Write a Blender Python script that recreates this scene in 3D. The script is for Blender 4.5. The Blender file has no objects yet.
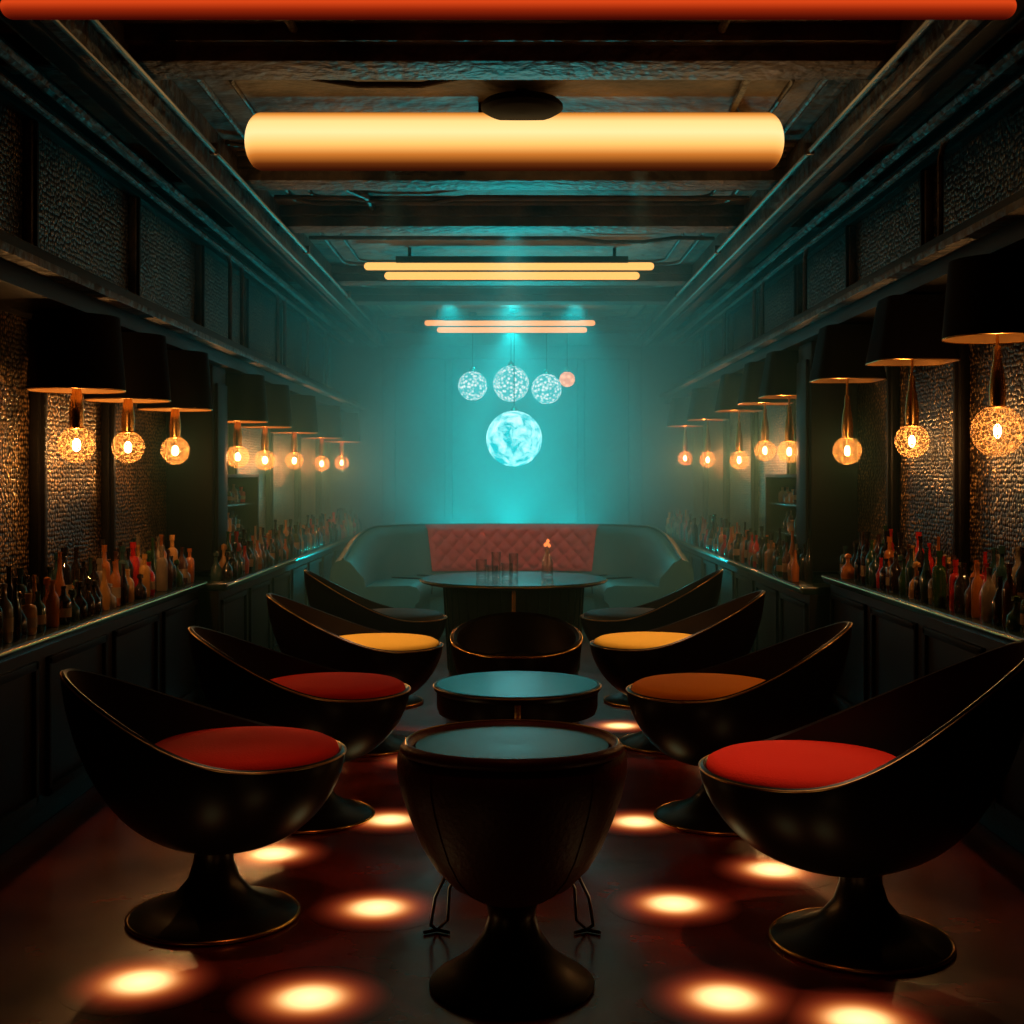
import bpy, bmesh, math, random
from mathutils import Vector, Matrix
random.seed(7)
scene = bpy.context.scene
scene.view_settings.view_transform = 'Standard'
pi = math.pi

# ------------------------------------------------------------------ materials
def new_mat(name):
    m = bpy.data.materials.new(name); m.use_nodes = True
    nt = m.node_tree; nt.nodes.clear()
    out = nt.nodes.new('ShaderNodeOutputMaterial')
    return m, nt, out

def pbr(name, col, rough=0.5, metal=0.0, spec=0.5, sheen=0.0, coat=0.0, noise=None, bump=None, trans=0.0, rvar=0.0):
    m, nt, out = new_mat(name)
    b = nt.nodes.new('ShaderNodeBsdfPrincipled')
    b.inputs['Base Color'].default_value = (*col, 1)
    b.inputs['Roughness'].default_value = rough
    b.inputs['Metallic'].default_value = metal
    b.inputs['Specular IOR Level'].default_value = spec
    b.inputs['Sheen Weight'].default_value = sheen
    b.inputs['Coat Weight'].default_value = coat
    b.inputs['Transmission Weight'].default_value = trans
    if noise or bump: tc = nt.nodes.new('ShaderNodeTexCoord')
    if noise:
        n = nt.nodes.new('ShaderNodeTexNoise'); n.inputs['Scale'].default_value = noise[0]
        n.inputs['Detail'].default_value = noise[2]
        nt.links.new(tc.outputs['Object'], n.inputs['Vector'])
        r = nt.nodes.new('ShaderNodeValToRGB')
        r.color_ramp.elements[0].position = .35; r.color_ramp.elements[1].position = .68
        r.color_ramp.elements[0].color = (*col, 1); r.color_ramp.elements[1].color = (*noise[1], 1)
        nt.links.new(n.outputs['Fac'], r.inputs['Fac'])
        nt.links.new(r.outputs['Color'], b.inputs['Base Color'])
        if rvar:
            mr = nt.nodes.new('ShaderNodeMapRange')
            mr.inputs['To Min'].default_value = max(0, rough-rvar); mr.inputs['To Max'].default_value = rough+rvar
            nt.links.new(n.outputs['Fac'], mr.inputs['Value'])
            nt.links.new(mr.outputs['Result'], b.inputs['Roughness'])
    if bump:
        kind, sc, st = bump
        t = nt.nodes.new('ShaderNodeTexNoise'); o = 'Fac'; t.inputs['Detail'].default_value = 2.5
        t.inputs['Scale'].default_value = sc
        nt.links.new(tc.outputs['Object'], t.inputs['Vector'])
        bp = nt.nodes.new('ShaderNodeBump'); bp.inputs['Strength'].default_value = st
        bp.inputs['Distance'].default_value = .02
        nt.links.new(t.outputs[o], bp.inputs['Height'])
        nt.links.new(bp.outputs['Normal'], b.inputs['Normal'])
    nt.links.new(b.outputs[0], out.inputs[0])
    return m

def emis(name, col, strength):
    m, nt, out = new_mat(name)
    e = nt.nodes.new('ShaderNodeEmission'); e.inputs[0].default_value = (*col, 1); e.inputs[1].default_value = strength
    nt.links.new(e.outputs[0], out.inputs[0]); return m

def wallpaper(name, ca, cb, scale, metal=.35, rough=.4):
    """embossed scale-pattern wallpaper: cell pattern in relief"""
    m, nt, out = new_mat(name)
    b = nt.nodes.new('ShaderNodeBsdfPrincipled')
    tc = nt.nodes.new('ShaderNodeTexCoord')
    v = nt.nodes.new('ShaderNodeTexVoronoi'); v.inputs['Scale'].default_value = scale
    v.inputs['Randomness'].default_value = .6
    nt.links.new(tc.outputs['Object'], v.inputs['Vector'])
    n = nt.nodes.new('ShaderNodeTexNoise'); n.inputs['Scale'].default_value = 2.6; n.inputs['Detail'].default_value = 3
    nt.links.new(tc.outputs['Object'], n.inputs['Vector'])
    r = nt.nodes.new('ShaderNodeValToRGB')
    r.color_ramp.elements[0].position = .12; r.color_ramp.elements[0].color = (*cb, 1)
    r.color_ramp.elements[1].position = .5; r.color_ramp.elements[1].color = (*ca, 1)
    nt.links.new(v.outputs['Distance'], r.inputs['Fac'])
    mx = nt.nodes.new('ShaderNodeMix'); mx.data_type = 'RGBA'; mx.blend_type = 'MULTIPLY'; mx.inputs[0].default_value = 1
    r2 = nt.nodes.new('ShaderNodeValToRGB')
    r2.color_ramp.elements[0].position = .38; r2.color_ramp.elements[0].color = (.2, .2, .2, 1)
    r2.color_ramp.elements[1].position = .62
    nt.links.new(n.outputs['Fac'], r2.inputs['Fac'])
    nt.links.new(r.outputs['Color'], mx.inputs[6]); nt.links.new(r2.outputs['Color'], mx.inputs[7])
    nt.links.new(mx.outputs[2], b.inputs['Base Color'])
    b.inputs['Roughness'].default_value = rough; b.inputs['Metallic'].default_value = metal
    bp = nt.nodes.new('ShaderNodeBump'); bp.inputs['Strength'].default_value = .65; bp.inputs['Distance'].default_value = .012
    bp.invert = True
    nt.links.new(v.outputs['Distance'], bp.inputs['Height']); nt.links.new(bp.outputs[0], b.inputs['Normal'])
    nt.links.new(b.outputs[0], out.inputs[0]); return m

M = {}
M['floor'] = pbr('floor_red_lacquer', (.075, .006, .0035), .24, spec=.5, noise=(3.0, (.22, .022, .010), 4), bump=('noise', 9, .08), rvar=.08)
M['wall_low'] = wallpaper('wallpaper_amber', (.015, .008, .004), (.72, .42, .17), 54, .6, .33)
M['wall_up'] = wallpaper('wallpaper_grey', (.012, .009, .006), (.38, .29, .17), 44, .5, .36)
M['dark'] = pbr('black_lacquered_wood', (.007, .006, .005), .5, spec=.10)
M['ceil'] = pbr('ceiling_grimy_concrete', (.010, .008, .006), .6, noise=(2.6, (.22, .15, .08), 6), bump=('noise', 10, 1.0))
M['beam'] = pbr('beam_weathered_paint', (.009, .008, .006), .5, spec=.3, noise=(3.5, (.12, .09, .06), 6), bump=('noise', 16, 1.0))
M['backwall'] = pbr('backwall_paint', (.06, .14, .14), .7)
M['backdark'] = pbr('backwall_dark_panel', (.025, .05, .05), .6)
M['shell'] = pbr('chair_shell_black', (.009, .006, .005), .33, spec=.17)
M['shell_int'] = pbr('chair_inner_leather', (.014, .009, .007), .5, spec=.25)
M['stoolshell'] = pbr('stool_oxblood_leather', (.060, .008, .005), .48, spec=.2, bump=('noise', 70, .12))
M['base'] = pbr('pedestal_dark_bronze', (.028, .02, .013), .33, metal=.7)
M['brass'] = pbr('brass', (.80, .45, .14), .25, metal=1)
M['rim'] = pbr('bronze_rim', (.48, .28, .11), .28, metal=1)
M['steel'] = pbr('dull_steel', (.16, .14, .12), .35, metal=1)
M['red'] = pbr('velvet_red', (.72, .026, .012), .85, spec=.1, bump=('noise', 140, .12))
M['orange'] = pbr('velvet_orange', (1.0, .31, .018), .85, spec=.1, bump=('noise', 140, .12))
M['yellow'] = pbr('velvet_mustard', (.95, .52, .06), .85, spec=.1, bump=('noise', 140, .12))
M['black'] = pbr('velvet_black', (.02, .02, .02), .6)
M['gloss'] = pbr('glossy_table_top', (.010, .024, .024), .20, spec=.4)
M['stooltop'] = pbr('stool_satin_top', (.008, .03, .03), .25, spec=.5)  # teal reflection of the back glow is put into the base colour
M['sofa'] = pbr('sofa_teal_leather', (.06, .26, .26), .5)
M['sofared'] = pbr('sofa_tufted_rose', (.50, .09, .08), .6)
M['shade'] = pbr('lampshade_black', (.006, .005, .005), .8, spec=.08)
M['shadein'] = pbr('lampshade_gold_inside', (.45, .24, .08), .5)
M['tube'] = emis('tube_amber', (1, .52, .13), 1.45)
M['filament'] = emis('filament', (1, .62, .28), 45)
M['flame'] = emis('flame', (1, .24, .06), 1.6)
M['mirror'] = pbr('antique_mirror', (.4, .37, .32), .15, metal=1)

def bulbglass():
    m, nt, out = new_mat('crackle_bulb_glass')
    tc = nt.nodes.new('ShaderNodeTexCoord')
    v = nt.nodes.new('ShaderNodeTexVoronoi'); v.feature = 'DISTANCE_TO_EDGE'; v.inputs['Scale'].default_value = 55
    nt.links.new(tc.outputs['Object'], v.inputs['Vector'])
    r = nt.nodes.new('ShaderNodeValToRGB')
    r.color_ramp.elements[0].position = .02; r.color_ramp.elements[0].color = (.13, .13, .13, 1)
    r.color_ramp.elements[1].position = .10; r.color_ramp.elements[1].color = (.010, .010, .010, 1)
    nt.links.new(v.outputs['Distance'], r.inputs['Fac'])
    t = nt.nodes.new('ShaderNodeBsdfTransparent'); t.inputs[0].default_value = (1, .95, .86, 1)
    tl = nt.nodes.new('ShaderNodeBsdfTranslucent'); tl.inputs[0].default_value = (.8, .44, .18, 1)
    g = nt.nodes.new('ShaderNodeBsdfGlossy'); g.inputs['Roughness'].default_value = .08
    m1 = nt.nodes.new('ShaderNodeMixShader'); m1.inputs[0].default_value = .07
    nt.links.new(t.outputs[0], m1.inputs[1]); nt.links.new(g.outputs[0], m1.inputs[2])
    m2 = nt.nodes.new('ShaderNodeMixShader')
    nt.links.new(r.outputs['Color'], m2.inputs[0])
    nt.links.new(m1.outputs[0], m2.inputs[1]); nt.links.new(tl.outputs[0], m2.inputs[2])
    nt.links.new(m2.outputs[0], out.inputs[0]); return m
M['bulb'] = bulbglass()

def thinglass(name, col, a=.08, gain=.55):
    m, nt, out = new_mat(name)
    t = nt.nodes.new('ShaderNodeBsdfTransparent'); t.inputs[0].default_value = (*col, 1)
    g = nt.nodes.new('ShaderNodeBsdfGlossy'); g.inputs['Roughness'].default_value = .15
    lw = nt.nodes.new('ShaderNodeLayerWeight'); lw.inputs[0].default_value = .35
    ad = nt.nodes.new('ShaderNodeMath'); ad.operation = 'MULTIPLY_ADD'; ad.inputs[1].default_value = gain; ad.inputs[2].default_value = a; ad.use_clamp = True
    nt.links.new(lw.outputs['Facing'], ad.inputs[0])
    mx = nt.nodes.new('ShaderNodeMixShader'); nt.links.new(ad.outputs[0], mx.inputs[0])
    nt.links.new(t.outputs[0], mx.inputs[1]); nt.links.new(g.outputs[0], mx.inputs[2])
    nt.links.new(mx.outputs[0], out.inputs[0]); return m
M['glass'] = thinglass('clear_glass', (1, 1, 1))

def barlight(name, stops, st):
    m, nt, out = new_mat(name)
    tc = nt.nodes.new('ShaderNodeTexCoord'); sp = nt.nodes.new('ShaderNodeSeparateXYZ')
    nt.links.new(tc.outputs['Generated'], sp.inputs[0])
    r = nt.nodes.new('ShaderNodeValToRGB'); cr = r.color_ramp
    cr.elements[0].position = stops[0][0]; cr.elements[0].color = (*stops[0][1], 1)
    cr.elements[1].position = stops[-1][0]; cr.elements[1].color = (*stops[-1][1], 1)
    for p, c in stops[1:-1]:
        e = cr.elements.new(p); e.color = (*c, 1)
    nt.links.new(sp.outputs['Z'], r.inputs['Fac'])
    e = nt.nodes.new('ShaderNodeEmission'); e.inputs[1].default_value = st
    nt.links.new(r.outputs['Color'], e.inputs[0]); nt.links.new(e.outputs[0], out.inputs[0]); return m
M['bar'] = barlight('diffuser_amber_to_cream', [(0, (.02, .003, .001)), (.07, (.10, .02, .003)), (.20, (.5, .15, .02)), (.36, (1, .50, .13)),
                    (.56, (1, .70, .31)), (.76, (1, .62, .22)), (.90, (.7, .26, .04)), (1, (.14, .03, .004))], 1.28)
M['glow_strip'] = barlight('strip_red_orange', [(0, (.06, .003, .001)), (.26, (.40, .025, .004)), (.55, (1, .085, .012)), (1, (.20, .010, .002))], .72)

def floorpool():  # pool of light and its halo, painted as a radial emission ramp
    m, nt, out = new_mat('floor_pool_glow')
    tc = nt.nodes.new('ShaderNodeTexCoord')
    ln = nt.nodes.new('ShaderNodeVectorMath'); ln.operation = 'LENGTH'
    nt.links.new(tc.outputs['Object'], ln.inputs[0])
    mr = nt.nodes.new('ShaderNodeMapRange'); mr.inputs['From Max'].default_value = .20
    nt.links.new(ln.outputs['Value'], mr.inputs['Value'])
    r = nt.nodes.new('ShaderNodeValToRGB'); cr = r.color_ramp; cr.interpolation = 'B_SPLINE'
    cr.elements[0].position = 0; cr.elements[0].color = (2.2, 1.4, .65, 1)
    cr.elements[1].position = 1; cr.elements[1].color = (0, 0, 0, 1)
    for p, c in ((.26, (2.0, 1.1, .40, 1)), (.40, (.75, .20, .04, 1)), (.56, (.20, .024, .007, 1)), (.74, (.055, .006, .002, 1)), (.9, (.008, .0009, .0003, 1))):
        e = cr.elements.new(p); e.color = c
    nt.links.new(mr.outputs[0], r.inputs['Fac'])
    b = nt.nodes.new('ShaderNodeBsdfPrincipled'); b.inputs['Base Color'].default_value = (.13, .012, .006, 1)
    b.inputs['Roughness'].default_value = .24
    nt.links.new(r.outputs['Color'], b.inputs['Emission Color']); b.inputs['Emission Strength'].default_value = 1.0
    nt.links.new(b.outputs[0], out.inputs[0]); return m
M['lens'] = floorpool()

def moonmat(name, c1, c2, scale, st, kind='noise'):
    m, nt, out = new_mat(name)
    tc = nt.nodes.new('ShaderNodeTexCoord')
    if kind == 'noise':
        t = nt.nodes.new('ShaderNodeTexNoise'); t.inputs['Detail'].default_value = 8; t.inputs['Roughness'].default_value = .65; t.inputs['Distortion'].default_value = .6; o = 'Fac'
        p = (.40, .64)
    else:
        t = nt.nodes.new('ShaderNodeTexVoronoi'); o = 'Distance'; p = (.1, .6)
    t.inputs['Scale'].default_value = scale
    nt.links.new(tc.outputs['Object'], t.inputs['Vector'])
    r = nt.nodes.new('ShaderNodeValToRGB')
    r.color_ramp.elements[0].position = p[0]; r.color_ramp.elements[1].position = p[1]
    r.color_ramp.elements[0].color = (*c1, 1); r.color_ramp.elements[1].color = (*c2, 1)
    nt.links.new(t.outputs[o], r.inputs['Fac'])
    e = nt.nodes.new('ShaderNodeEmission'); e.inputs[1].default_value = st
    nt.links.new(r.outputs['Color'], e.inputs[0]); nt.links.new(e.outputs[0], out.inputs[0]); return m
M['moon'] = moonmat('moon_glass_glow', (.0, .36, .42), (.40, 1.1, 1.1), 9, 2.1)
M['globe'] = moonmat('cut_glass_globe_glow', (.7, 1, .98), (.04, .34, .36), 34, 1.9, 'v')
M['warmglobe'] = moonmat('small_amber_globe', (1, .6, .3), (.6, .25, .1), 20, 1.7, 'v')
bottle_cols = [((.40, .12, .02), 'amber'), ((.02, .06, .02), 'green'), ((.45, .02, .012), 'red'), ((.012, .010, .008), 'black'),
               ((.22, .17, .12), 'clear'), ((.07, .03, .02), 'brown'), ((.45, .22, .06), 'whisky'), ((.02, .05, .05), 'bluegreen'), ((.02, .015, .012), 'dark'), ((.015, .014, .012), 'smoke')]
bmats = [pbr('bottle_'+n, c, .1, spec=.9) for c, n in bottle_cols]
M['label'] = pbr('bottle_label', (.30, .21, .12), .7)

# ------------------------------------------------------------------ builder
class B:
    def __init__(s): s.v = []; s.f = []; s.mi = []; s.mats = []
    def m(s, mat):
        if isinstance(mat, str): mat = M[mat]
        if mat not in s.mats: s.mats.append(mat)
        return s.mats.index(mat)
    def raw(s, vs, fs, mat, T=None):
        o = len(s.v); k = s.m(mat)
        for p in vs: s.v.append(tuple((T @ Vector(p)) if T else p))
        for f in fs: s.f.append(tuple(i+o for i in f)); s.mi.append(k)
    def box(s, x0, x1, y0, y1, z0, z1, mat, T=None, bev=0.0):
        bm = bmesh.new(); bmesh.ops.create_cube(bm, size=1)
        for v in bm.verts:
            v.co = Vector(((x0+x1)/2+v.co.x*(x1-x0), (y0+y1)/2+v.co.y*(y1-y0), (z0+z1)/2+v.co.z*(z1-z0)))
        if bev: bmesh.ops.bevel(bm, geom=bm.edges[:], offset=bev, segments=2, profile=.6, affect='EDGES')
        bm.verts.index_update()
        s.raw([tuple(v.co) for v in bm.verts], [[v.index for v in f.verts] for f in bm.faces], mat, T); bm.free()
    def lathe(s, prof, mat, c=(0, 0, 0), seg=40, sx=1, sy=1, T=None, caps=True, sq=2.0):
        vs = []; fs = []; n = len(prof)
        for r, z in prof:
            for i in range(seg):
                a = 2*pi*i/seg; ca, sa = math.cos(a), math.sin(a)
                k = 1.0 if sq == 2.0 else 1/((abs(ca)**sq+abs(sa)**sq)**(1/sq))
                vs.append((c[0]+r*k*sx*ca, c[1]+r*k*sy*sa, c[2]+z))
        for j in range(n-1):
            for i in range(seg):
                k = (i+1) % seg; fs.append((j*seg+i, j*seg+k, (j+1)*seg+k, (j+1)*seg+i))
        if caps:
            if prof[0][0] > 1e-4: fs.append(tuple(reversed(range(seg))))
            if prof[-1][0] > 1e-4: fs.append(tuple((n-1)*seg+i for i in range(seg)))
        s.raw(vs, fs, mat, T)
    def tube(s, pts, r, mat, seg=8, closed=False, T=None):
        pts = [Vector(p) for p in pts]; n = len(pts); vs = []; fs = []
        up = Vector((0, 0, 1)); prevn = None
        for i, p in enumerate(pts):
            a = pts[(i-1) % n] if (closed or i > 0) else p
            b = pts[(i+1) % n] if (closed or i < n-1) else p
            t = (b-a).normalized()
            if prevn is None:
                ref = up if abs(t.z) < .9 else Vector((1, 0, 0)); nn = (ref - t*ref.dot(t)).normalized()
            else: nn = (prevn - t*prevn.dot(t)).normalized()
            prevn = nn; bb = t.cross(nn); rr = r[i] if isinstance(r, (list, tuple)) else r
            for k in range(seg):
                an = 2*pi*k/seg; vs.append(tuple(p + (nn*math.cos(an)+bb*math.sin(an))*rr))
        for i in range(n if closed else n-1):
            j = (i+1) % n
            for k in range(seg):
                l = (k+1) % seg; fs.append((i*seg+k, i*seg+l, j*seg+l, j*seg+k))
        if not closed:
            fs.append(tuple(reversed(range(seg)))); fs.append(tuple((n-1)*seg+k for k in range(seg)))
        s.raw(vs, fs, mat, T)
    def build(s, name, loc=(0, 0, 0), rot=0, angle=35, parent=None):
        me = bpy.data.meshes.new(name); me.from_pydata(s.v, [], s.f)
        for m in s.mats: me.materials.append(m)
        me.polygons.foreach_set('material_index', s.mi)
        bm = bmesh.new(); bm.from_mesh(me); bmesh.ops.recalc_face_normals(bm, faces=bm.faces[:]); bm.to_mesh(me); bm.free()
        me.shade_smooth(); me.set_sharp_from_angle(angle=math.radians(angle))
        ob = bpy.data.objects.new(name, me); scene.collection.objects.link(ob)
        ob.location = loc; ob.rotation_euler[2] = rot
        if parent: ob.parent = parent
        return ob

def copy(ob, loc, rot=None):
    o = ob.copy(); scene.collection.objects.link(o); o.location = loc
    if rot is not None: o.rotation_euler[2] = rot
    return o

# ------------------------------------------------------------------ room
W = 1.9; Y0 = -1.2; Y1 = 13.4; H = 2.8
b = B(); b.box(-W-.1, W+.1, Y0-.1, Y1+.1, -.1, 0, 'floor'); b.build('floor')
b = B(); b.box(-W-.1, W+.1, Y0-.1, Y1+.1, H, H+.1, 'ceil'); ceiling = b.build('ceiling')
CZ = {-1: 1.86, 1: 1.99}
for sd, nm in ((-1, 'left'), (1, 'right')):
    zc = CZ[sd]
    b = B(); x0, x1 = sorted((sd*W, sd*(W+.1)))
    b.box(x0, x1, Y0, Y1, 0, zc+.02, 'wall_low'); b.box(x0, x1, Y0, Y1, zc+.02, H, 'wall_up')
    b.build('wall_'+nm)
    b = B()
    def bx(xa, xb, ya, yb, za, zb, mat='dark', bev=.006):
        p, q = sorted((sd*xa, sd*xb)); b.box(p, q, ya, yb, za, zb, mat, bev=bev)
    bx(1.60, W, Y0+.01, Y1-.01, zc, zc+.07)
    bx(1.54, W, Y0+.01, Y1-.01, zc+.07, zc+.10, 'beam')
    bx(1.62, W, Y0+.01, Y1-.01, zc+.10, zc+.17)
    bx(1.66, W, Y0+.01, Y1-.01, zc+.17, zc+.19, 'beam')
    bx(1.78, W, Y0+.01, Y1-.01, zc+.19, zc+.24)
    bx(1.80, W, Y0+.01, Y1-.01, H-.12, H-.001)
    bx(1.85, W, Y0+.01, Y1-.01, H-.17, H-.12)
    b.build('trim_1' if sd < 0 else 'trim_2')
    b = B()
    ys = [2.3, 3.65, 5.0, 6.37, 7.7, 9.0, 10.3, 11.6, 12.9] if sd < 0 else [1.9, 3.2, 4.5, 5.8, 7.1, 8.4, 9.7, 11.0, 12.3]
    for y in ys:
        bx(1.865, W, y-.03, y+.03, zc+.24, H-.17, 'beam', .008)
        bx(1.85, W, y-.012, y+.012, zc+.24, H-.17, 'dark', .004)
    ly = [3.0, 4.0, 5.07, 5.95, 8.6, 9.9, 11.2, 12.4] if sd < 0 else [3.0, 4.2, 5.35, 6.3, 8.6, 9.9, 11.2, 12.4]
    for y in ly:
        bx(1.86, W, y-.04, y+.04, .72, zc, 'dark', .01)
        bx(1.845, W, y-.015, y+.015, .72, zc, 'dark', .006)
    bx(1.64, W, 7.02, 7.34, .72, zc, 'dark', .015)
    bx(1.62, 1.64, 7.06, 7.30, .80, zc-.1, 'dark', .01)
    b.build('trim_3' if sd < 0 else 'trim_4')

b = B(); b.box(-W, W, Y1, Y1+.1, 0, H, 'backwall'); wall_back = b.build('wall_back')
b = B(); b.box(-W, W, Y0-.1, Y0, 0, H, 'dark'); b.build('wall_front')
b = B()
for xa, xb in ((-1.35, -1.22), (-.70, -.62), (.68, .76), (1.22, 1.35)):
    b.box(xa, xb, Y1-.06, Y1-.001, 0, H-.2, 'backdark', bev=.01)
b.box(-1.35, 1.35, Y1-.07, Y1-.001, H-.34, H-.2, 'backdark', bev=.012)
b.box(.76, 1.22, Y1-.03, Y1-.001, 0, H-.34, 'backdark', bev=.01)
b.box(-1.22, -.70, Y1-.03, Y1-.001, 0, H-.34, 'backdark', bev=.01)
b.box(1.35, 1.88, Y1-.03, Y1-.001, 0, H-.2, 'backdark', bev=.01)
b.box(-1.88, -1.35, Y1-.03, Y1-.001, 0, H-.2, 'backdark', bev=.01)
b.build('trim_5')

# ceiling beams
b = B()
for sd in (-1, 1):
    x0, x1 = sorted((sd*1.36, sd*1.52)); b.box(x0, x1, Y0, Y1-.1, 2.60, H-.001, 'beam', bev=.012)
    x0, x1 = sorted((sd*1.33, sd*1.36)); b.box(x0, x1, Y0, Y1-.1, 2.70, H-.001, 'beam', bev=.008)
    x0, x1 = sorted((sd*1.40, sd*1.48)); b.box(x0, x1, Y0, Y1-.1, 2.575, 2.60, 'dark', bev=.006)
cy = [1.2, 2.9, 4.55, 6.35, 7.5, 9.6, 10.7, 12.85]
for y in cy:
    b.box(-1.36, 1.36, y-.11, y+.11, 2.685, H-.001, 'beam', bev=.012)
    b.box(-1.36, 1.36, y-.16, y+.16, 2.74, H-.001, 'beam', bev=.01)
    for sd in (-1, 1):
        x0, x1 = sorted((sd*1.52, sd*1.80)); b.box(x0, x1, y-.06, y+.06, 2.69, H-.001, 'beam', bev=.01)
b.build('trim_6')
b = B()
def rrect(x0, x1, y0, y1, r, z, n=6):
    pts = []
    for cx, cyy, a0 in ((x1-r, y1-r, 0), (x0+r, y1-r, 90), (x0+r, y0+r, 180), (x1-r, y0+r, 270)):
        for i in range(n+1):
            a = math.radians(a0+90*i/n); pts.append((cx+r*math.cos(a), cyy+r*math.sin(a), z))
    return pts
for i in range(len(cy)-1):
    ya, yb = cy[i]+.24, cy[i+1]-.24
    b.tube(rrect(-1.22, 1.22, ya, yb, .16, H-.008), .014, 'beam', closed=True)
    b.tube(rrect(-1.10, 1.10, ya+.12, yb-.12, .12, H-.006), .010, 'beam', closed=True)
b.build('trim_7')
b = B()
for sd in (-1, 1):
    b.tube([(sd*1.30, Y0, 2.665), (sd*1.30, Y1-.12, 2.665)], .012, 'steel')
    b.tube([(sd*1.345, Y0, 2.59), (sd*1.345, Y1-.12, 2.59)], .009, 'steel')
    for y in (3.4, 5.6, 8.1, 10.1, 11.8):
        b.box(sd*1.30-.02, sd*1.30+.02, y-.02, y+.02, 2.65, 2.70, 'steel', bev=.004)
    b.tube([(sd*1.66, Y0, 2.64), (sd*1.66, Y1-.15, 2.64)], .028, 'beam')
    b.tube([(sd*1.74, Y0, 2.60), (sd*1.74, Y1-.15, 2.60)], .016, 'beam')
    zd = CZ[sd]+.19
    for y in ((4.3, 7.9, 8.25, 9.5, 9.8, 10.9, 12.0) if sd < 0 else (5.2, 7.6, 8.9, 9.2, 10.5, 11.7)):
        b.tube([(sd*1.74, y-.12, 2.60), (sd*1.74, y-.04, 2.585), (sd*1.74, y, 2.54), (sd*1.74, y, zd)], .013, 'beam')
        b.lathe([(.026, 0), (.026, .02), (.015, .03)], 'beam', (sd*1.74, y, zd), seg=12)
for y0_, xs in ((3.9, .3), (4.1, -.7), (4.85, -.5), (5.85, -1.0), (6.05, .8), (7.0, -.6), (8.2, .7)):
    p = [(-1.3, y0_, 2.77), (xs-.3, y0_+.02, 2.77), (xs-.1, y0_+.12, 2.765), (xs+.15, y0_+.12, 2.765), (xs+.35, y0_, 2.77), (1.3, y0_+.03, 2.77)]
    b.tube(p, .013, 'beam', seg=8)
for sx, ya, yb in ((-.85, 3.1, 4.4), (.62, 3.1, 4.4), (.9, 4.7, 6.2), (-.9, 6.5, 7.35)):
    b.tube([(sx, ya, 2.78), (sx+.02, (ya+yb)/2-.1, 2.775), (sx+.10, (ya+yb)/2+.1, 2.775), (sx+.10, yb, 2.78)], .016, 'beam', seg=8)
b.build('ceiling_conduit')

# ------------------------------------------------------------------ counters
def counter(sd, xf, zt, y0, y1, name):
    b = B()
    def bx(xa, xb, ya, yb, za, zb, mat='dark', bev=.006):
        p, q = sorted((sd*xa, sd*xb)); b.box(p, q, ya, yb, za, zb, mat, bev=bev)
    bx(xf+.04, W-.001, y0, y1, .08, zt-.04)
    bx(xf+.08, W-.001, y0, y1, 0.0, .08)
    bx(xf, W-.001, y0, y1, zt-.04, zt, 'gloss', .008)
    p = sd*(xf-.004)
    b.tube([(p, y0+.01, zt-.012), (p, y1-.01, zt-.012)], .005, 'brass')
    n = max(1, round((y1-y0)/.75)); w = (y1-y0)/n
    for i in range(n):
        a, c = y0+i*w+.05, y0+(i+1)*w-.05
        for (ya, yb, za, zb) in ((a, c, .12, .15), (a, c, zt-.12, zt-.09), (a, a+.03, .12, zt-.09), (c-.03, c, .12, zt-.09)):
            bx(xf+.025, xf+.045, ya, yb, za, zb, 'dark', .004)
    return b.build(name)
counter(-1, 1.60, .70, -.8, 6.7, 'bar_counter')
counter(-1, 1.50, .68, 6.72, 13.2, 'bar_counter')
counter(1, 1.60, .74, -.8, 6.6, 'bar_counter')
counter(1, 1.50, .67, 6.62, 13.2, 'bar_counter')

# ------------------------------------------------------------------ bottles
def bottle_prof(kind, h, r):
    if kind == 0: return [(r*.9, 0), (r, .012), (r, h*.58), (r*.75, h*.68), (r*.34, h*.76), (r*.30, h*.93), (r*.38, h*.94), (r*.38, h), (0.0, h)]
    if kind == 1: return [(r*.95, 0), (r*1.05, .01), (r*1.05, h*.62), (r*.9, h*.70), (r*.4, h*.74), (r*.36, h*.88), (r*.5, h*.885), (r*.5, h), (0.0, h)]
    if kind == 2: return [(r*.8, 0), (r*.85, .01), (r*.95, h*.45), (r*.55, h*.6), (r*.33, h*.75), (r*.28, h*.96), (r*.36, h), (0.0, h)]
    return [(r*1.15, 0), (r*1.25, .015), (r*1.1, h*.4), (r*.5, h*.55), (r*.33, h*.62), (r*.33, h*.78), (r*.62, h*.82), (r*.55, h*.94), (0.0, h*.98)]
def fill_bottles(b, sd, ya, yb, step, xs, zt, hs=1.0):
    y = ya
    while y < yb:
        for row, x in enumerate(xs):
            if random.random() < .12: continue
            kind = random.choice([0, 0, 1, 2, 3]); h = hs*random.uniform(.17, .27) * (1 if kind != 3 else .75)
            if row == 0: h *= .8
            r = random.uniform(.022, .029); mat = random.choice(bmats)
            px = sd*(x+random.uniform(-.008, .008)); py = y+random.uniform(-.01, .01)
            pr = bottle_prof(kind, h, r)
            b.lathe(pr, mat, (px, py, zt+.001), seg=12)
            if random.random() < .4 and kind != 3:
                rr = pr[1][0]*1.03
                b.lathe([(rr, h*.18), (rr, h*.42)], 'label', (px, py, zt+.001), seg=12, caps=False)
        y += step*random.uniform(.85, 1.25)
def bottles(sd, spans, xs, zt, name):
    b = B()
    for (ya, yb, step) in spans: fill_bottles(b, sd, ya, yb, step, xs, zt)
    return b.build(name, angle=50)
bottles(-1, [(3.2, 6.6, .075)], (1.66, 1.73, 1.80), .70, 'liquor_bottles')
bottles(-1, [(6.95, 12.9, .085)], (1.545, 1.61), .68, 'liquor_bottles')
bottles(1, [(3.2, 6.5, .072)], (1.66, 1.73, 1.80), .74, 'liquor_bottles')
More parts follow.
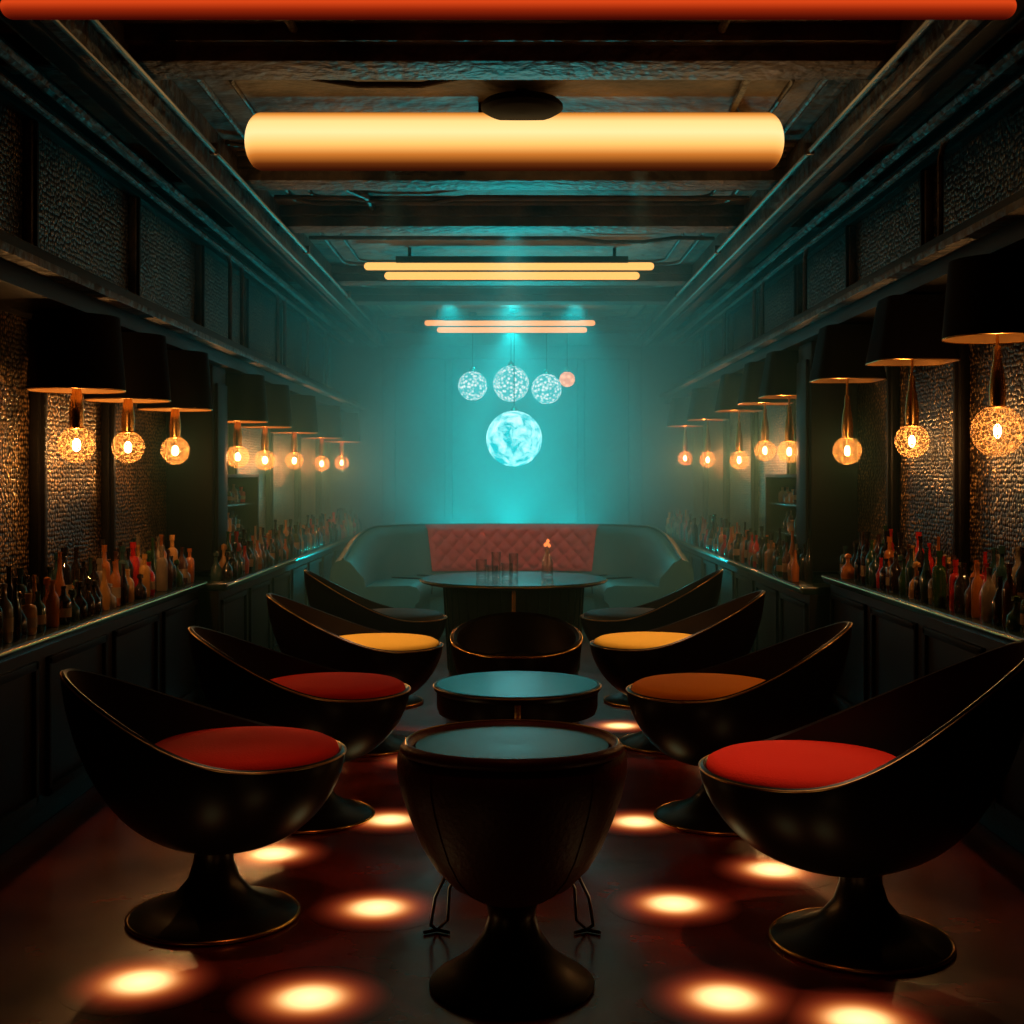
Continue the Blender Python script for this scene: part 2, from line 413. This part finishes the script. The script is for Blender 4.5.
bottles(1, [(6.95, 12.9, .085)], (1.545, 1.61), .67, 'liquor_bottles')
for sd, zt in ((-1, .68), (1, .67)):
    b = B()
    def bq(xa, xb, ya, yb, za, zb, mat): 
        p, q = sorted((sd*xa, sd*xb)); b.box(p, q, ya, yb, za, zb, mat, bev=.003)
    y0_, y1_ = 7.42, 8.50
    bq(1.885, 1.897, y0_, y1_, zt+.002, 1.24, 'mirror')
    for z in (zt+.002, .88, 1.06): bq(1.70, 1.885, y0_+.02, y1_-.02, z, z+.010, 'glass' if z > .8 else 'dark')
    for y in (y0_, y1_-.025): bq(1.68, 1.897, y, y+.025, zt+.002, 1.25, 'dark')
    bq(1.68, 1.897, y0_, y1_, 1.235, 1.255, 'dark')
    for z in (zt+.014, .892, 1.072): fill_bottles(b, sd, y0_+.08, y1_-.08, .09, (1.78,), z, .6)
    b.build('back_bar_cabinet', angle=45)

# ------------------------------------------------------------------ lounge chairs
def shell_chair(name, seatmat, loc, rot, backH=.70, backR=.53, neckx=-.09, sideH=.466):
    b = B()
    seg = 96; rows = 18; z0 = .20
    def rim(t):
        w = (1-math.cos(t))/2
        R = .282 + (backR-.282)*w**3.0
        z = sideH + (backH-sideH)*(w**3.8)
        x = R*math.cos(t); y = (.282-.02*w)*math.sin(t)
        y *= 1 + .55*(w**3)*(1-w)*2
        return x, y, z
    def surf(t, s, inset=0.0):
        x, y, z = rim(t)
        g = math.sin(s*pi/2)**.85; h = 1-math.cos(s*pi/2)**1.25
        l = math.hypot(x, y); k = (l-inset)/l
        nx, ny = neckx+.055*math.cos(t), .055*math.sin(t)
        px = nx + (x*k-nx)*g; py = ny + (y*k-ny)*g
        return (px, py, z0 + (z-z0)*h + (inset*.8*(1-s)))
    vs = []; fs = []
    for j in range(rows+1):
        for i in range(seg): vs.append(surf(2*pi*i/seg, j/rows))
    for j in range(rows):
        for i in range(seg):
            k = (i+1) % seg; fs.append((j*seg+i, j*seg+k, (j+1)*seg+k, (j+1)*seg+i))
    b.raw(vs, fs, 'shell')
    vs = []; fs = []
    js = list(range(6, rows+1))
    for j in js:
        for i in range(seg): vs.append(surf(2*pi*i/seg, j/rows, .018))
    for j in range(len(js)-1):
        for i in range(seg):
            k = (i+1) % seg; fs.append((j*seg+i, (j+1)*seg+i, (j+1)*seg+k, j*seg+k))
    b.raw(vs, fs, 'shell_int')
    vs = []; fs = []
    for i in range(seg):
        t = 2*pi*i/seg; o = surf(t, 1); n = surf(t, 1, .018); m_ = ((o[0]+n[0])/2, (o[1]+n[1])/2, o[2]+.006)
        vs += [o, m_, n]
    for i in range(seg):
        k = (i+1) % seg
        for q in range(2): fs.append((3*i+q, 3*k+q, 3*k+q+1, 3*i+q+1))
    b.raw(vs, fs, 'shell')
    b.tube([surf(2*pi*i/seg, 1) for i in range(seg)], .0032, 'rim', seg=6, closed=True)  # bronze tube stands in for the gold highlight along the rim
    prof = [(.0, .41), (.24, .41), (.262, .44), (.268, .468), (.264, .482), (.245, .492), (.16, .502), (.0, .506)]
    b.lathe(prof, seatmat, (-.004, 0, 0), seg=56, sx=1.0, sy=.99)
    b.lathe([(.235, 0), (.238, .008), (.225, .018), (.17, .035), (.11, .065), (.072, .11), (.056, .16), (.055, .20), (.075, .235)],
            'base', (neckx, 0, 0), seg=48)
    ring = [(neckx+.238*math.cos(2*pi*i/48), .238*math.sin(2*pi*i/48), .008) for i in range(48)]
    b.tube(ring, .006, 'brass', seg=6, closed=True)  # brass stands in for the gold reflection on the foot's edge
    return b.build(name, loc, rot, angle=60)
R = math.radians
chairs = [('red', -.755, 3.62, -4, .69, .53, -.09), ('red', -.655, 4.68, -2, .69, .53, -.09), ('yellow', -.60, 5.9, 0, .70, .53, -.09), ('black', -.64, 7.05, 8, .73, .50, -.09),
          ('red', .785, 3.42, 184, .80, .64, -.15), ('orange', .70, 4.66, 182, .71, .54, -.06), ('yellow', .645, 5.95, 180, .71, .53, -.09), ('black', .66, 7.08, 172, .73, .50, -.09)]
for mt, x, y, rt, bh, br, nk in chairs:
    shell_chair('lounge_chair', mt, (x, y, 0), R(rt), bh, br, nk)

# ------------------------------------------------------------------ front tub chair, seen from behind
def tub_front():
    b = B()
    outer = [(.06, .205), (.10, .225), (.15, .255), (.192, .30), (.222, .35), (.247, .41), (.268, .47), (.281, .525), (.281, .562), (.272, .588), (.258, .598), (.248, .594), (.243, .582)]
    b.lathe(outer, 'stoolshell', seg=72, caps=False)
    b.lathe([(.0, .588), (.20, .592), (.236, .590), (.245, .57)][::-1], 'stooltop', seg=64)
    b.tube([(.260*math.cos(2*pi*i/64), .260*math.sin(2*pi*i/64), .598) for i in range(64)], .0035, 'rim', seg=6, closed=True)  # glowing edge of the seat drawn as a thin bronze tube
    N = 48; a0, a1 = R(-172), R(-8)
    arc = [a0+(a1-a0)*i/N for i in range(N+1)]
    rad = [.006+.009*min(1, min(i, N-i)/5)**.6 for i in range(N+1)]
    b.tube([(.267*math.cos(a), .267*math.sin(a), .592+.006*math.sin(pi*i/N)) for i, a in enumerate(arc)], rad, 'stoolshell', seg=12)
    for a in (-2.3, -.85, .85, 2.3):
        b.tube([(r*1.002*math.cos(a), r*1.002*math.sin(a), z) for r, z in outer[1:9]], .0025, 'stoolshell', seg=5)
    b.lathe([(.20, 0), (.203, .008), (.19, .02), (.15, .045), (.105, .08), (.07, .13), (.058, .17), (.062, .20), (.09, .225)], 'base', seg=48)
    for sx in (-1, 1):
        fx, fy = sx*.205, .36
        b.tube([(sx*.12, .12, .27), (sx*.165, .24, .16), (fx-sx*.03, fy-.02, .04), (fx, fy, .006)], .0045, 'base', seg=6)
        b.tube([(sx*.15, .06, .28), (sx*.20, .20, .15), (fx+sx*.015, fy-.03, .03), (fx, fy, .006)], .0045, 'base', seg=6)
        b.tube([(fx-.035, fy-.02, .006), (fx, fy, .006), (fx+.035, fy-.02, .006)], .005, 'base', seg=6)
    return b.build('tub_chair', (.0, 3.14, 0), angle=50)
tub_front()

b = B()
b.lathe([(.0, .33), (.26, .33), (.30, .345), (.308, .37), (.308, .425), (.318, .433), (.320, .445), (.314, .452), (.0, .452)], 'shell', seg=64)
b.lathe([(.306, .453), (.0, .4535)], 'gloss', seg=64)
b.tube([(.320*math.cos(2*pi*i/64), .320*math.sin(2*pi*i/64), .446) for i in range(64)], .003, 'rim', seg=6, closed=True)
b.box(-.012, .012, -.310, -.302, .345, .425, 'brass', bev=.003)
b.lathe([(.20, 0), (.203, .008), (.17, .022), (.09, .06), (.05, .12), (.045, .22), (.07, .30), (.14, .332)], 'base', seg=48)
b.build('coffee_table', (.02, 4.9, 0), angle=45)

def tub_chair():
    b = B(); seg = 64; rows = 12
    def surf(t, s, ins=0.):
        w = (1+math.sin(t))/2
        R_ = .30-ins; z = .455+.13*w**1.3; g = math.sin(s*pi/2)**.7; h = 1-math.cos(s*pi/2)**1.2
        return ((.10+(R_-.10)*g)*math.cos(t)*1.0, (.10+(R_-.10)*g)*math.sin(t)*.95, .22+(z-.22)*h+ins*(1-s))
    for ins, mt in ((0., 'shell'), (.028, 'shell_int')):
        vs = [surf(2*pi*i/seg, j/rows, ins) for j in range(rows+1) for i in range(seg)]; fs = []
        for j in range(rows):
            for i in range(seg):
                k = (i+1) % seg; fs.append((j*seg+i, j*seg+k, (j+1)*seg+k, (j+1)*seg+i))
        b.raw(vs, fs, mt)
    vs = []; fs = []
    for i in range(seg):
        t = 2*pi*i/seg; o = surf(t, 1); n = surf(t, 1, .028); vs += [o, ((o[0]+n[0])/2, (o[1]+n[1])/2, o[2]+.01), n]
    for i in range(seg):
        k = (i+1) % seg
        for q in range(2): fs.append((3*i+q, 3*k+q, 3*k+q+1, 3*i+q+1))
    b.raw(vs, fs, 'shell')
    b.tube([surf(2*pi*i/seg, 1) for i in range(seg)], .0045, 'brass', seg=6, closed=True)
    b.lathe([(.0, .34), (.22, .34), (.25, .37), (.245, .40), (.2, .415), (.0, .42)], 'shell_int', seg=48)
    b.lathe([(.19, 0), (.193, .008), (.16, .022), (.09, .06), (.055, .12), (.055, .19), (.11, .235)], 'base', seg=48)
    return b.build('tub_chair', (.02, 5.85, 0), angle=60)
tub_chair()

b = B()
b.lathe([(.0, .575), (.54, .575), (.575, .585), (.583, .595), (.575, .605), (.0, .606)], 'gloss', seg=80)
b.tube([(.583*math.cos(2*pi*i/80), .583*math.sin(2*pi*i/80), .595) for i in range(80)], .004, 'brass', seg=6, closed=True)
b.lathe([(.40, 0), (.405, .03), (.405, .04), (.42, .30), (.435, .56), (.44, .575)], 'shell', seg=72)
for i in range(36):
    a = 2*pi*i/36; b.tube([(.408*math.cos(a), .408*math.sin(a), .04), (.437*math.cos(a), .437*math.sin(a), .56)], .006, 'dark', seg=5)
b.box(-.012, .012, -.45, -.40, .40, .57, 'brass', bev=.003)
b.build('round_table', (.01, 8.0, 0), angle=45)
TZ = .606
b = B()
for x, y, r, h in ((-.20, -.05, .035, .12), (-.11, .05, .03, .16), (-.04, -.10, .037, .10), (-.13, -.16, .034, .09), (.0, .06, .03, .15)):
    b.lathe([(r*.85, 0), (r*.92, .01), (r, h), (r*.93, h), (r*.82, .018), (0, .016)], 'glass', (x, y, 0), seg=20)
b.build('drinking_glasses', (.01, 8.0, TZ+.001), angle=40)
b = B()
b.lathe([(.036, 0), (.038, .01), (.036, .10), (.022, .135), (.014, .15), (.014, .19), (.019, .195), (.015, .195), (.011, .19), (.011, .15), (.018, .133), (.032, .10), (.033, .02), (0, .015)], 'glass', seg=24)
b.tube([(0, 0, .03), (.002, 0, .20)], .003, 'label', seg=6)
for dx, dy, z in ((0, 0, .215), (.012, .004, .20), (-.012, -.003, .205), (.004, -.01, .23)):
    b.lathe([(.0, -.012), (.009, -.005), (.011, .004), (.0, .016)], 'flame', (dx, dy, z), seg=10)
b.build('glass_bud_vase', (.22, 8.0, TZ+.001), angle=40)

# ------------------------------------------------------------------ curved booth sofa
def booth():
    b = B(); yc = 9.25; HW = 1.24; D = 1.4
    def path(a): 
        sx = math.sin(a); cx = max(0, math.cos(a))
        return HW*math.copysign(abs(sx)**.62, sx), D*cx**.62
    def P(a, o, z):
        x, y = path(a); k = 1-o/1.38
        return (x*k, yc+y*k, z)
    N = 96; vs = []; fs = []
    amax = R(90)
    def sec(a):
        u = abs(a)/amax; d = max(0, (u-.62)/.38); hh = .83-.20*d*d
        fl = .06*d
        return [(-fl*.6-.02, 0), (-.03-fl, .35), (-.02-fl, hh-.06), (.0-fl*.8, hh-.01), (.05-fl*.5, hh+.01), (.10-fl*.3, hh-.015), (.13, hh-.07),
                (.19, .50), (.20, .44), (.24, .445), (.55, .45), (.615, .435), (.64, .40), (.635, .34), (.60, .31), (.60, .08), (.56, .07), (.56, 0)]
    n = len(sec(0))
    for i in range(N+1):
        a = -amax+2*amax*i/N
        for o, z in sec(a): vs.append(P(a, o, z))
    for i in range(N):
        for j in range(n-1): fs.append((i*n+j, i*n+j+1, (i+1)*n+j+1, (i+1)*n+j))
    fs.append(tuple(range(n))); fs.append(tuple(N*n+j for j in reversed(range(n))))
    b.raw(vs, fs, 'sofa')
    for k in (-60, -38, -20, 0, 20, 38, 60):
        a = R(k); b.tube([P(a, o, z+.004) for o, z in ((.24, .445), (.4, .449), (.55, .45), (.615, .435), (.64, .40), (.635, .34))], .006, 'dark', seg=5)
    b.tube([P(-amax+2*amax*i/N, sec(-amax+2*amax*i/N)[4][0], sec(-amax+2*amax*i/N)[4][1]) for i in range(N+1)], .010, 'sofa', seg=6)
    nx, nz = 120, 36; vs = []; fs = []
    for j in range(nz+1):
        v = j/nz
        for i in range(nx+1):
            u = i/nx; xx = -.76+1.52*u
            a = math.copysign(math.asin((abs(xx)/HW)**(1/.62)), xx)
            U = u*11; V = v*3
            puff = .032*(abs(math.sin(pi*(U+V)/1))*abs(math.sin(pi*(U-V)/1)))**.45
            edge = min(1, min(u, 1-u)*40, min(v, 1-v)*10)
            o = .198-.085*v + .01 + puff*edge
            if v > .9: o -= .05*(v-.9)/.1*.8
            vs.append(P(a, o, .47+.375*v))
    for j in range(nz):
        for i in range(nx): fs.append((j*(nx+1)+i, j*(nx+1)+i+1, (j+1)*(nx+1)+i+1, (j+1)*(nx+1)+i))
    b.raw(vs, fs, 'sofared')
    return b.build('booth_sofa', angle=50)
booth()

# ------------------------------------------------------------------ pendant lamps along both walls
def lamp(sd, x, y, zc, zb, zbulb, gr, power, sw=.18, sq=2.0):
    b = B(); top = zc; ta = .022 if sq == 2.0 else .045
    b.lathe([(sw-ta, top-zbulb-.012), (sw, zb-zbulb)], 'shade', seg=40, caps=False, sq=sq)
    b.lathe([(sw-ta-.005, top-zbulb-.014), (sw-.005, zb-zbulb)], 'shadein', seg=40, caps=False, sq=sq)
    b.lathe([(sw-ta, top-zbulb-.012), (.0, top-zbulb-.010)], 'shade', seg=40, caps=False, sq=sq)
    def sk(i):
        ca, sa = math.cos(2*pi*i/40), math.sin(2*pi*i/40)
        k = (sw-.002)*(1 if sq == 2.0 else 1/((abs(ca)**sq+abs(sa)**sq)**(1/sq))); return (k*ca, k*sa, zb-zbulb)
    b.tube([sk(i) for i in range(40)], .003, 'brass', seg=6, closed=True)
    b.tube([(0, 0, top-zbulb-.005), (0, 0, gr+.05)], .006, 'brass')
    b.lathe([(.012, gr+.20), (.014, gr+.15), (.022, gr+.11), (.028, gr+.05), (.026, gr-.002), (.032, gr-.008), (.022, gr-.012)], 'brass', seg=20)
    prof = [(.024, gr-.004)]
    for i in range(1, 16):
        a = pi*i/16; 
        if gr*math.sin(a) < .024 and i < 5: continue
        prof.append((gr*math.sin(a), gr*math.cos(a)))
    prof.append((0.0005, -gr))
    b.lathe(prof, 'bulb', seg=32, caps=False)
    for k in range(4):
        a = k*pi/2+.4; c, s_ = math.cos(a), math.sin(a)
        b.tube([(c*.004, s_*.004, .022), (c*.013, s_*.013, .010), (c*.013, s_*.013, -.014), (c*.004, s_*.004, -.024)], .0015, 'filament', seg=5)
    b.tube([(0, 0, gr-.01), (0, 0, .02)], .003, 'brass', seg=5)
    ob = b.build('pendant_lamp', (sd*x, y, zbulb), angle=45)
    L = bpy.data.lights.new('bulb_light', 'POINT'); L.energy = power; L.color = (1, .50, .17); L.shadow_soft_size = .011
    lo = bpy.data.objects.new('bulb_light', L); scene.collection.objects.link(lo); lo.parent = ob
    return ob
PW = 6.8
for y, z in ((4.35, 1.40), (5.28, 1.39), (6.3, 1.37), (7.62, 1.39), (8.35, 1.41), (9.3, 1.36), (10.8, 1.38), (12.2, 1.41)):
    lamp(1, 1.65, y, CZ[1], 1.715, z, .088 if y < 5 else .07, PW, sq=2.0 if y < 5 else 6.0, sw=.18 if y < 5 else .165)
for y, z in ((4.85, 1.365), (5.5, 1.37), (6.27, 1.37), (7.7, 1.36), (8.55, 1.35), (9.7, 1.36), (11.1, 1.35), (12.4, 1.37)):
    lamp(-1, 1.65, y, CZ[-1], 1.57, z, .07, PW)

# ------------------------------------------------------------------ ceiling fixtures
def capsule(b, L, ry, rz, mat, c=(0, 0, 0), n=10, seg=24, er=None):
    er = er or rz
    rings = []
    for i in range(n+1): a = pi/2*(1-i/n); rings.append((-L/2+er*(1-math.sin(a)) , math.cos(a)))
    rings += [(-x, s) for x, s in reversed(rings)]
    vs = []; fs = []
    for x, s in rings:
        for k in range(seg):
            a = 2*pi*k/seg; vs.append((c[0]+x, c[1]+ry*max(s, .001)*math.cos(a), c[2]+rz*max(s, .001)*math.sin(a)))
    for j in range(len(rings)-1):
        for k in range(seg):
            l = (k+1) % seg; fs.append((j*seg+k, j*seg+l, (j+1)*seg+l, (j+1)*seg+k))
    b.raw(vs, fs, mat)
em = bpy.data.objects.new('ceiling_light', None); scene.collection.objects.link(em); em.location = (.01, 5.35, 2.655)
b = B(); capsule(b, 2.25, .10, .120, 'bar', c=(0, 0, -.012), er=.07); b.build('diffuser', parent=em, angle=80)
b = B()
b.box(-.15, .15, -.03, .03, .09, .145, 'dark', bev=.006)
b.lathe([(.0, .10), (.15, .10), (.165, .085), (.165, .070), (.14, .055), (.0, .05)], 'shade', (0.03, -.19, 0), seg=40)
b.tube([(.03, -.19, .09), (.03, -.19, .1448)], .03, 'shade')
b.build('mount', parent=em)
for y, L in ((8.74, 1.98), (12.0, 1.6)):
    b = B()
    capsule(b, L, .03, .026, 'tube', (-.02, 0, .035)); capsule(b, L*.88, .03, .026, 'tube', (.0, 0, -.03))
    b.box(-L*.4, L*.4, -.03, .03, .055, .10, 'dark', bev=.005)
    for sx in (-.7, .7): b.tube([(sx, 0, .09), (sx, 0, .159)], .012, 'dark')
    b.build('ceiling_light', (.0, y, 2.64), angle=60)
b = B(); capsule(b, 2.8, .03, .034, 'glow_strip'); b.build('neon_strip_light', (-.01, 3.53, 2.541))

# ------------------------------------------------------------------ globe pendants + moon
def globe(name, x, y, z, r, mat):
    b = B()
    prof = [(max(r*math.sin(pi*i/24), .0005), -r*math.cos(pi*i/24)) for i in range(25)]
    b.lathe(prof, mat, seg=40, caps=False)
    b.lathe([(.03, r-.008), (.032, r+.01), (.015, r+.04), (.0, r+.045)], 'steel', seg=16)
    b.tube([(0, 0, r+.03), (0, 0, H-z-.002)], .004, 'dark', seg=6)
    b.lathe([(.04, H-z-.03), (.04, H-z-.001)], 'dark', seg=16)
    return b.build(name, (x, y, z), angle=50)
globe('moon_pendant', .02, 12.0, 1.59, .262, 'moon')
globe('globe_pendant', -.375, 12.2, 2.10, .14, 'globe')
globe('globe_pendant', -.01, 12.35, 2.13, .175, 'globe')
globe('globe_pendant', .33, 12.2, 2.07, .145, 'globe')
globe('globe_pendant', .53, 12.3, 2.17, .075, 'warmglobe')

# ------------------------------------------------------------------ pools of light on the floor, painted as emissive discs
b = B(); b.lathe([(.20, 0), (.0, .0004)], 'lens', seg=48, caps=False)
fl = b.build('floor_light_pool', (0, 0, -5))
pts = [(377, 908), (674, 904), (274, 854), (773, 870), (142, 982), (310, 998), (725, 998), (390, 820), (637, 822), (620, 726), (860, 1021)]
first = True
for px, py in pts:
    d = 1600/(py-475); loc = ((px-512)*d/1280, d, .0006)
    if first: fl.location = loc; first = False
    else: copy(fl, loc)
for loc in ((-.42, 5.6, .0006), (-.4, 2.5, .0006), (.9, 2.4, .0006)): copy(fl, loc)

# ------------------------------------------------------------------ lights
def light(kind, name, loc, energy, col, size=.1, rot=None, **kw):
    L = bpy.data.lights.new(name, kind); L.energy = energy; L.color = col
    if kind == 'AREA': L.size = size
    else: L.shadow_soft_size = size
    for k, v in kw.items(): setattr(L, k, v)
    o = bpy.data.objects.new(name, L); scene.collection.objects.link(o); o.location = loc
    if rot: o.rotation_euler = rot
    return o
TE = (.0, .78, .80)
def aim(o, t): o.rotation_euler = (Vector(t)-o.location).to_track_quat('-Z', 'Y').to_euler()
def spot(name, loc, tgt, e, col, deg, blend=.8, size=.05):
    o = light('SPOT', name, loc, e, col, size, spot_size=R(deg), spot_blend=blend); aim(o, tgt); return o
spot('teal_fill_spot', (0, 10.95, 2.765), (0, 13.35, 1.3), 250, TE, 90, 1)  # added teal spots, unseen behind beams, to light the back and its haze
spot('teal_fill_spot', (-.55, 10.95, 2.765), (-.35, 12.0, .6), 120, TE, 100, 1)
spot('teal_fill_spot', (.55, 10.95, 2.765), (.35, 12.0, .6), 120, TE, 100, 1)
spot('teal_fill_spot', (0, 13.1, 2.765), (0, 10.4, .6), 300, TE, 70, 1)
spot('teal_fill_uplight', (-.5, 13.0, .35), (-.2, 10.0, 2.7), 280, TE, 88, 1)  # added teal uplights, out of sight behind the sofa
spot('teal_fill_uplight', (.5, 13.0, .35), (.2, 10.0, 2.7), 280, TE, 88, 1)
spot('teal_fill_uplight', (0, 13.1, .45), (0, 8.4, 2.74), 480, TE, 34, 1)
spot('teal_fill_spot', (0, 7.72, 2.772), (0, 10.0, .3), 90, (.02, .8, .8), 75, 1)  # added teal spot, tucked behind a beam
spot('warm_fill_spot', (0, 8.3, 2.74), (0, 10.4, .6), 80, (1, .42, .25), 36, 1)  # added warm spot to brighten the sofa, no fixture
for mt, x, y, rt, bh, br, nk in chairs:
    if mt != 'black': spot('warm_fill_spot', (x*.9, y-.1, 2.74), (x, y, .5), 85 if mt == 'red' else 130, (1, .62, .36), 24, .9, .03)  # added narrow spots to brighten the seats, no fixtures
spot('warm_fill_spot', (0, 2.6, 2.74), (0, 3.9, 0), 24, (1, .26, .09), 50, 1)  # added spot to redden the front floor, no fixture

# haze: a fog that thickens with depth into the room
w = bpy.data.worlds.new('World'); scene.world = w; w.use_nodes = True
nt = w.node_tree
nt.nodes['Background'].inputs[0].default_value = (0, 0, 0, 1)
nt.nodes['Background'].inputs[1].default_value = 0
geo = nt.nodes.new('ShaderNodeNewGeometry'); sp = nt.nodes.new('ShaderNodeSeparateXYZ')
nt.links.new(geo.outputs['Position'], sp.inputs[0])
mr = nt.nodes.new('ShaderNodeMapRange')
mr.inputs['From Min'].default_value = 5.5; mr.inputs['From Max'].default_value = 10.5
mr.inputs['To Min'].default_value = .0; mr.inputs['To Max'].default_value = .20
nt.links.new(sp.outputs['Y'], mr.inputs['Value'])
vsn = nt.nodes.new('ShaderNodeVolumeScatter'); vsn.inputs['Color'].default_value = (.35, .95, .97, 1)
vsn.inputs['Anisotropy'].default_value = .2
nt.links.new(mr.outputs['Result'], vsn.inputs['Density'])
nt.links.new(vsn.outputs[0], nt.nodes['World Output'].inputs['Volume'])
try: w.cycles.volume_step_size = 3.0
except Exception as ex: print('step', ex)

cam = bpy.data.cameras.new('cam'); co = bpy.data.objects.new('camera', cam); scene.collection.objects.link(co)
co.location = (0, 0, 1.25); co.rotation_euler = (pi/2, 0, 0)
cam.lens = 45; cam.sensor_width = 36; cam.shift_y = -37/1024; cam.clip_start = .05
scene.camera = co
